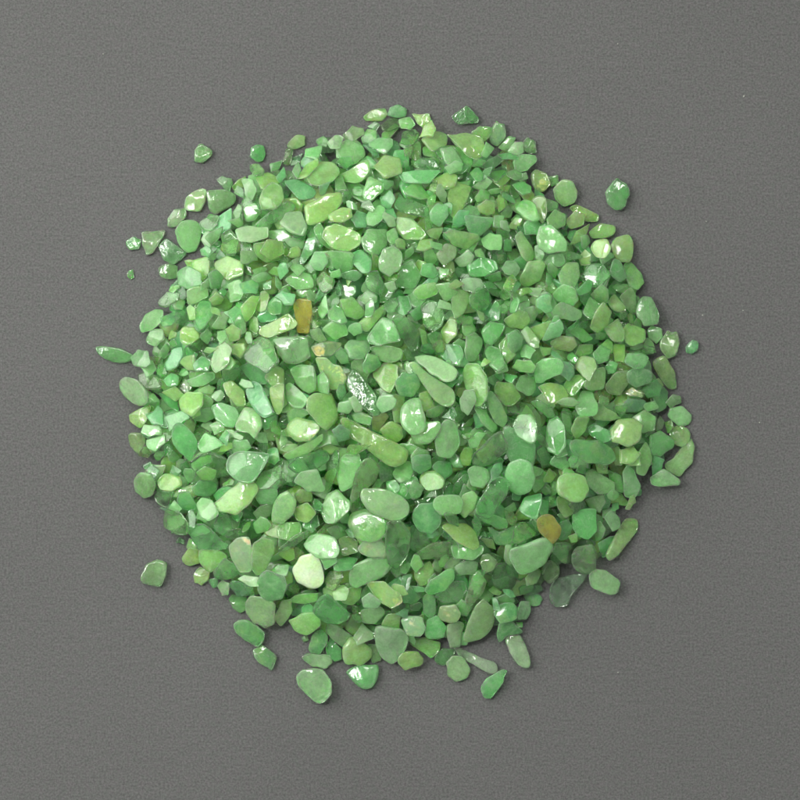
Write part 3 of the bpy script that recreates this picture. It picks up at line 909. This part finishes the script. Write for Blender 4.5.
def direction(dx, dy):
    a = math.degrees(math.atan2(-dy, dx)) % 360
    return ['right of', 'up and right of', 'above', 'up and left of', 'left of', 'down and left of', 'below', 'down and right of'][int(((a + 22.5) % 360) // 45)]
def dist_bin(d):
    return 'just' if d < 34 else 'a little way' if d < 60 else 'farther'
def make_labels(keep):
    marks = []
    for s in keep:
        for k, ref in REFS.items():
            if s.lab and k in s.lab: marks.append((s, ref)); break
    areas = sorted(s.area for s in keep); big = areas[int(len(areas) * .72)]; sm = areas[int(len(areas) * .3)]
    info = []
    for s in keep:
        size = 'large' if s.area > big else 'small' if s.area < sm else 'medium-sized'
        look = 'glinting' if 'g' in s.fl else 'clear' if 'c' in s.fl else ''
        info.append((size, CNAME[s.code[0]][0], look, shape_word(s)))
    out = []; used = {}
    rel = {}
    for mi, (m, ref) in enumerate(marks):
        for i, s in enumerate(keep):
            dx, dy = s.px[0] - m.px[0], s.px[1] - m.px[1]; d = math.hypot(dx, dy)
            rel[i, mi] = (direction(dx, dy), dist_bin(d), d)
    for i, s in enumerate(keep):
        if s.lab: out.append(s.lab); continue
        near = sorted(range(len(marks)), key=lambda m: rel[i, m][2])[:6]
        size, cn, look, shp = info[i]; lab = None
        plans = [(a, (m,)) for m in near[:3] for a in ((1, 3), (0, 1, 3), (1, 2, 3), (0, 1, 2, 3))] + \
                [((1, 3), (near[x], near[y])) for x in range(4) for y in range(x + 1, 5)]
        # widest descriptions first; keep the first that only this chip meets (chips that carry hand-written labels count too)
        for attrs, ms in plans:
            if len(ms) == 1:
                m = ms[0]
                if rel[i, m][1] == 'farther': continue
                same = [j for j in range(len(keep)) if j != i and all(info[j][a] == info[i][a] for a in attrs) and rel[j, m][:2] == rel[i, m][:2]]
                if same: continue
                w = ' '.join(info[i][a] for a in sorted(attrs, key=lambda a: {0: 0, 2: 1, 1: 2, 3: 3}[a]) if info[i][a])
                lab = w + ' chip ' + rel[i, m][1] + ' ' + rel[i, m][0] + ' ' + marks[m][1]
            else:
                a_, b_ = ms
                same = [j for j in range(len(keep)) if j != i and all(info[j][a] == info[i][a] for a in attrs) and all(rel[j, m][0] == rel[i, m][0] and rel[j, m][2] < 130 for m in ms)]
                if same or rel[i, a_][2] > 110 or rel[i, b_][2] > 110: continue
                lab = cn + ' ' + shp + ' chip ' + rel[i, a_][0] + ' ' + marks[a_][1] + ', ' + rel[i, b_][0] + ' ' + marks[b_][1]
            if len(lab.replace('-', ' ').split()) <= 16 and lab not in used: break
            lab = None
        if lab is None:
            m = near[0]; same = [j for j in range(len(keep)) if rel[j, m][0] == rel[i, m][0] and info[j][1] == cn and rel[j, m][2] <= rel[i, m][2] + 1]
            nth = ['nearest', 'second nearest', 'third nearest', 'fourth nearest', 'fifth nearest', 'sixth nearest', 'seventh nearest'][min(6, len(same) - 1)]
            lab = cn + ' chip, ' + nth + ' of that colour ' + rel[i, m][0] + ' ' + marks[m][1]
        used[lab] = 1; out.append(lab)
    return out
NKEEP = 300
def is_loose(s): return bool(s.lab) or s.mean_h < 1e-4
ranked = sorted(stones, key=lambda s: (-(1 if s.lab else 0), -s.area))
keep = ranked[:NKEEP]; small = ranked[NKEEP:]
labels = make_labels(keep)
for s, lab in zip(keep, labels):
    o = bpy.data.objects.new('stone_chip', build_mesh('stone_chip', [s])); col.objects.link(o); o.location = s.loc
    o['label'] = lab; o['category'] = 'stone chip'; o['group'] = 'tumbled green stone chips heaped on the paper'
    sd = o.modifiers.new('smooth', 'SUBSURF'); sd.levels = 1; sd.render_levels = 1
o = bpy.data.objects.new('stone_chips', build_mesh('stone_chips', fill + small, False)); col.objects.link(o)
o['label'] = 'mass of small green stone chips filling the heap between and under the larger ones'; o['category'] = 'stone chips'; o['kind'] = 'stuff'

# specks of dust and lint lying on the paper
dv, df = [], []
for k in range(12):
    a = random.uniform(0, 6.28); rr = random.uniform(.085, .19); x, y = C0[0] + rr * math.cos(a), C0[1] + rr * math.sin(a); q = random.uniform(.00010, .00028); b = len(dv)
    el = random.choice([1, 1, 2.5]); t = random.uniform(0, 3)
    for (ux, uy, uz) in ((1, 0, .4), (0, 1, .5), (-1, 0, .4), (0, -1, .3), (0, 0, 1), (0, 0, .02)):
        px, py = ux * q * el, uy * q; dv.append((x + px * math.cos(t) - py * math.sin(t), y + px * math.sin(t) + py * math.cos(t), .00001 + uz * q))
    for i in range(4): j = (i + 1) % 4; df += [(b + i, b + j, b + 4), (b + j, b + i, b + 5)]
dm = bpy.data.meshes.new('dust'); dm.from_pydata(dv, [], df)
mdu, ntd = new_mat('pale_dust'); od = ntd.nodes.new('ShaderNodeOutputMaterial'); pd = ntd.nodes.new('ShaderNodeBsdfPrincipled'); pd.inputs['Base Color'].default_value = (.42, .45, .38, 1)
ntd.links.new(pd.outputs[0], od.inputs[0]); dm.materials.append(mdu); od_ = bpy.data.objects.new('dust', dm); col.objects.link(od_)
od_['label'] = 'scattered pale specks of stone dust and lint on the grey paper'; od_['category'] = 'dust'; od_['kind'] = 'stuff'

# ------------------------------------------------------------------ paper
def paper():
    n = 2; me = bpy.data.meshes.new('paper'); w, t = .55, .0004
    v = [(-w, -w, 0), (w, -w, 0), (w, w, 0), (-w, w, 0), (-w, -w, -t), (w, -w, -t), (w, w, -t), (-w, w, -t)]
    f = [(0, 1, 2, 3), (7, 6, 5, 4), (0, 4, 5, 1), (1, 5, 6, 2), (2, 6, 7, 3), (3, 7, 4, 0)]
    me.from_pydata(v, [], f); me.materials.append(MP); o = bpy.data.objects.new('paper', me); col.objects.link(o)
    o['label'] = 'matte warm grey art paper under the heap'; o['category'] = 'paper'; o['kind'] = 'structure'
paper()

# ------------------------------------------------------------------ camera and lamps
cam = bpy.data.cameras.new('camera'); co = bpy.data.objects.new('camera', cam); col.objects.link(co)
co.location = (0, 0, CAM_H); cam.sensor_width = 36; cam.lens = 36 * CAM_H / .28; cam.clip_start = .05; cam.clip_end = 10
bpy.context.scene.camera = co
def area(name, loc, size, power, colr, sy=None):
    l = bpy.data.lights.new(name, 'AREA'); l.energy = power; l.color = colr; l.size = size
    if sy: l.shape = 'RECTANGLE'; l.size_y = sy
    o = bpy.data.objects.new(name, l); col.objects.link(o); o.location = loc
    o.rotation_euler = (-Vector(loc)).to_track_quat('-Z', 'Y').to_euler()
#LIGHTS#
area('window_light', (-.95, .55, .85), 1.2, 17.5, (1, .985, .95), 1.1)
area('added_top_glint_light', (-.25, .5, 1.5), .15, 4.5, (1, .985, .95))  # small lamp added overhead to put sharp glints on the stones
area('added_left_glint_strip', (-.75, .2, 1.2), .09, 6.5, (1, .985, .95), .42)  # strip added on the left to draw bright streaks along the stones' ridges
area('added_upper_glint_light', (.2, .8, 1.2), .07, 3.5, (1, .985, .95), .3)  # one more added lamp, for streaks on the stones' upper edges
w = bpy.data.worlds.new('World'); bpy.context.scene.world = w; w.use_nodes = True
bg = w.node_tree.nodes['Background']; bg.inputs[0].default_value = (1, 1, 1, 1); bg.inputs[1].default_value = .35
sc = bpy.context.scene
sc.view_settings.view_transform = 'Standard'; sc.view_settings.look = 'None'; sc.view_settings.gamma = 1; sc.view_settings.exposure = 0
sc.render.engine = 'CYCLES'; sc.cycles.use_denoising = True
sc.cycles.use_adaptive_sampling = True; sc.cycles.adaptive_threshold = .05; sc.cycles.max_bounces = 18; sc.cycles.transmission_bounces = 14; sc.cycles.diffuse_bounces = 5; sc.cycles.glossy_bounces = 4
sc.cycles.sample_clamp_indirect = 6; sc.cycles.blur_glossy = .5
print('STONES', len(stones), 'fill', len(fill), 'maxH', H.max())
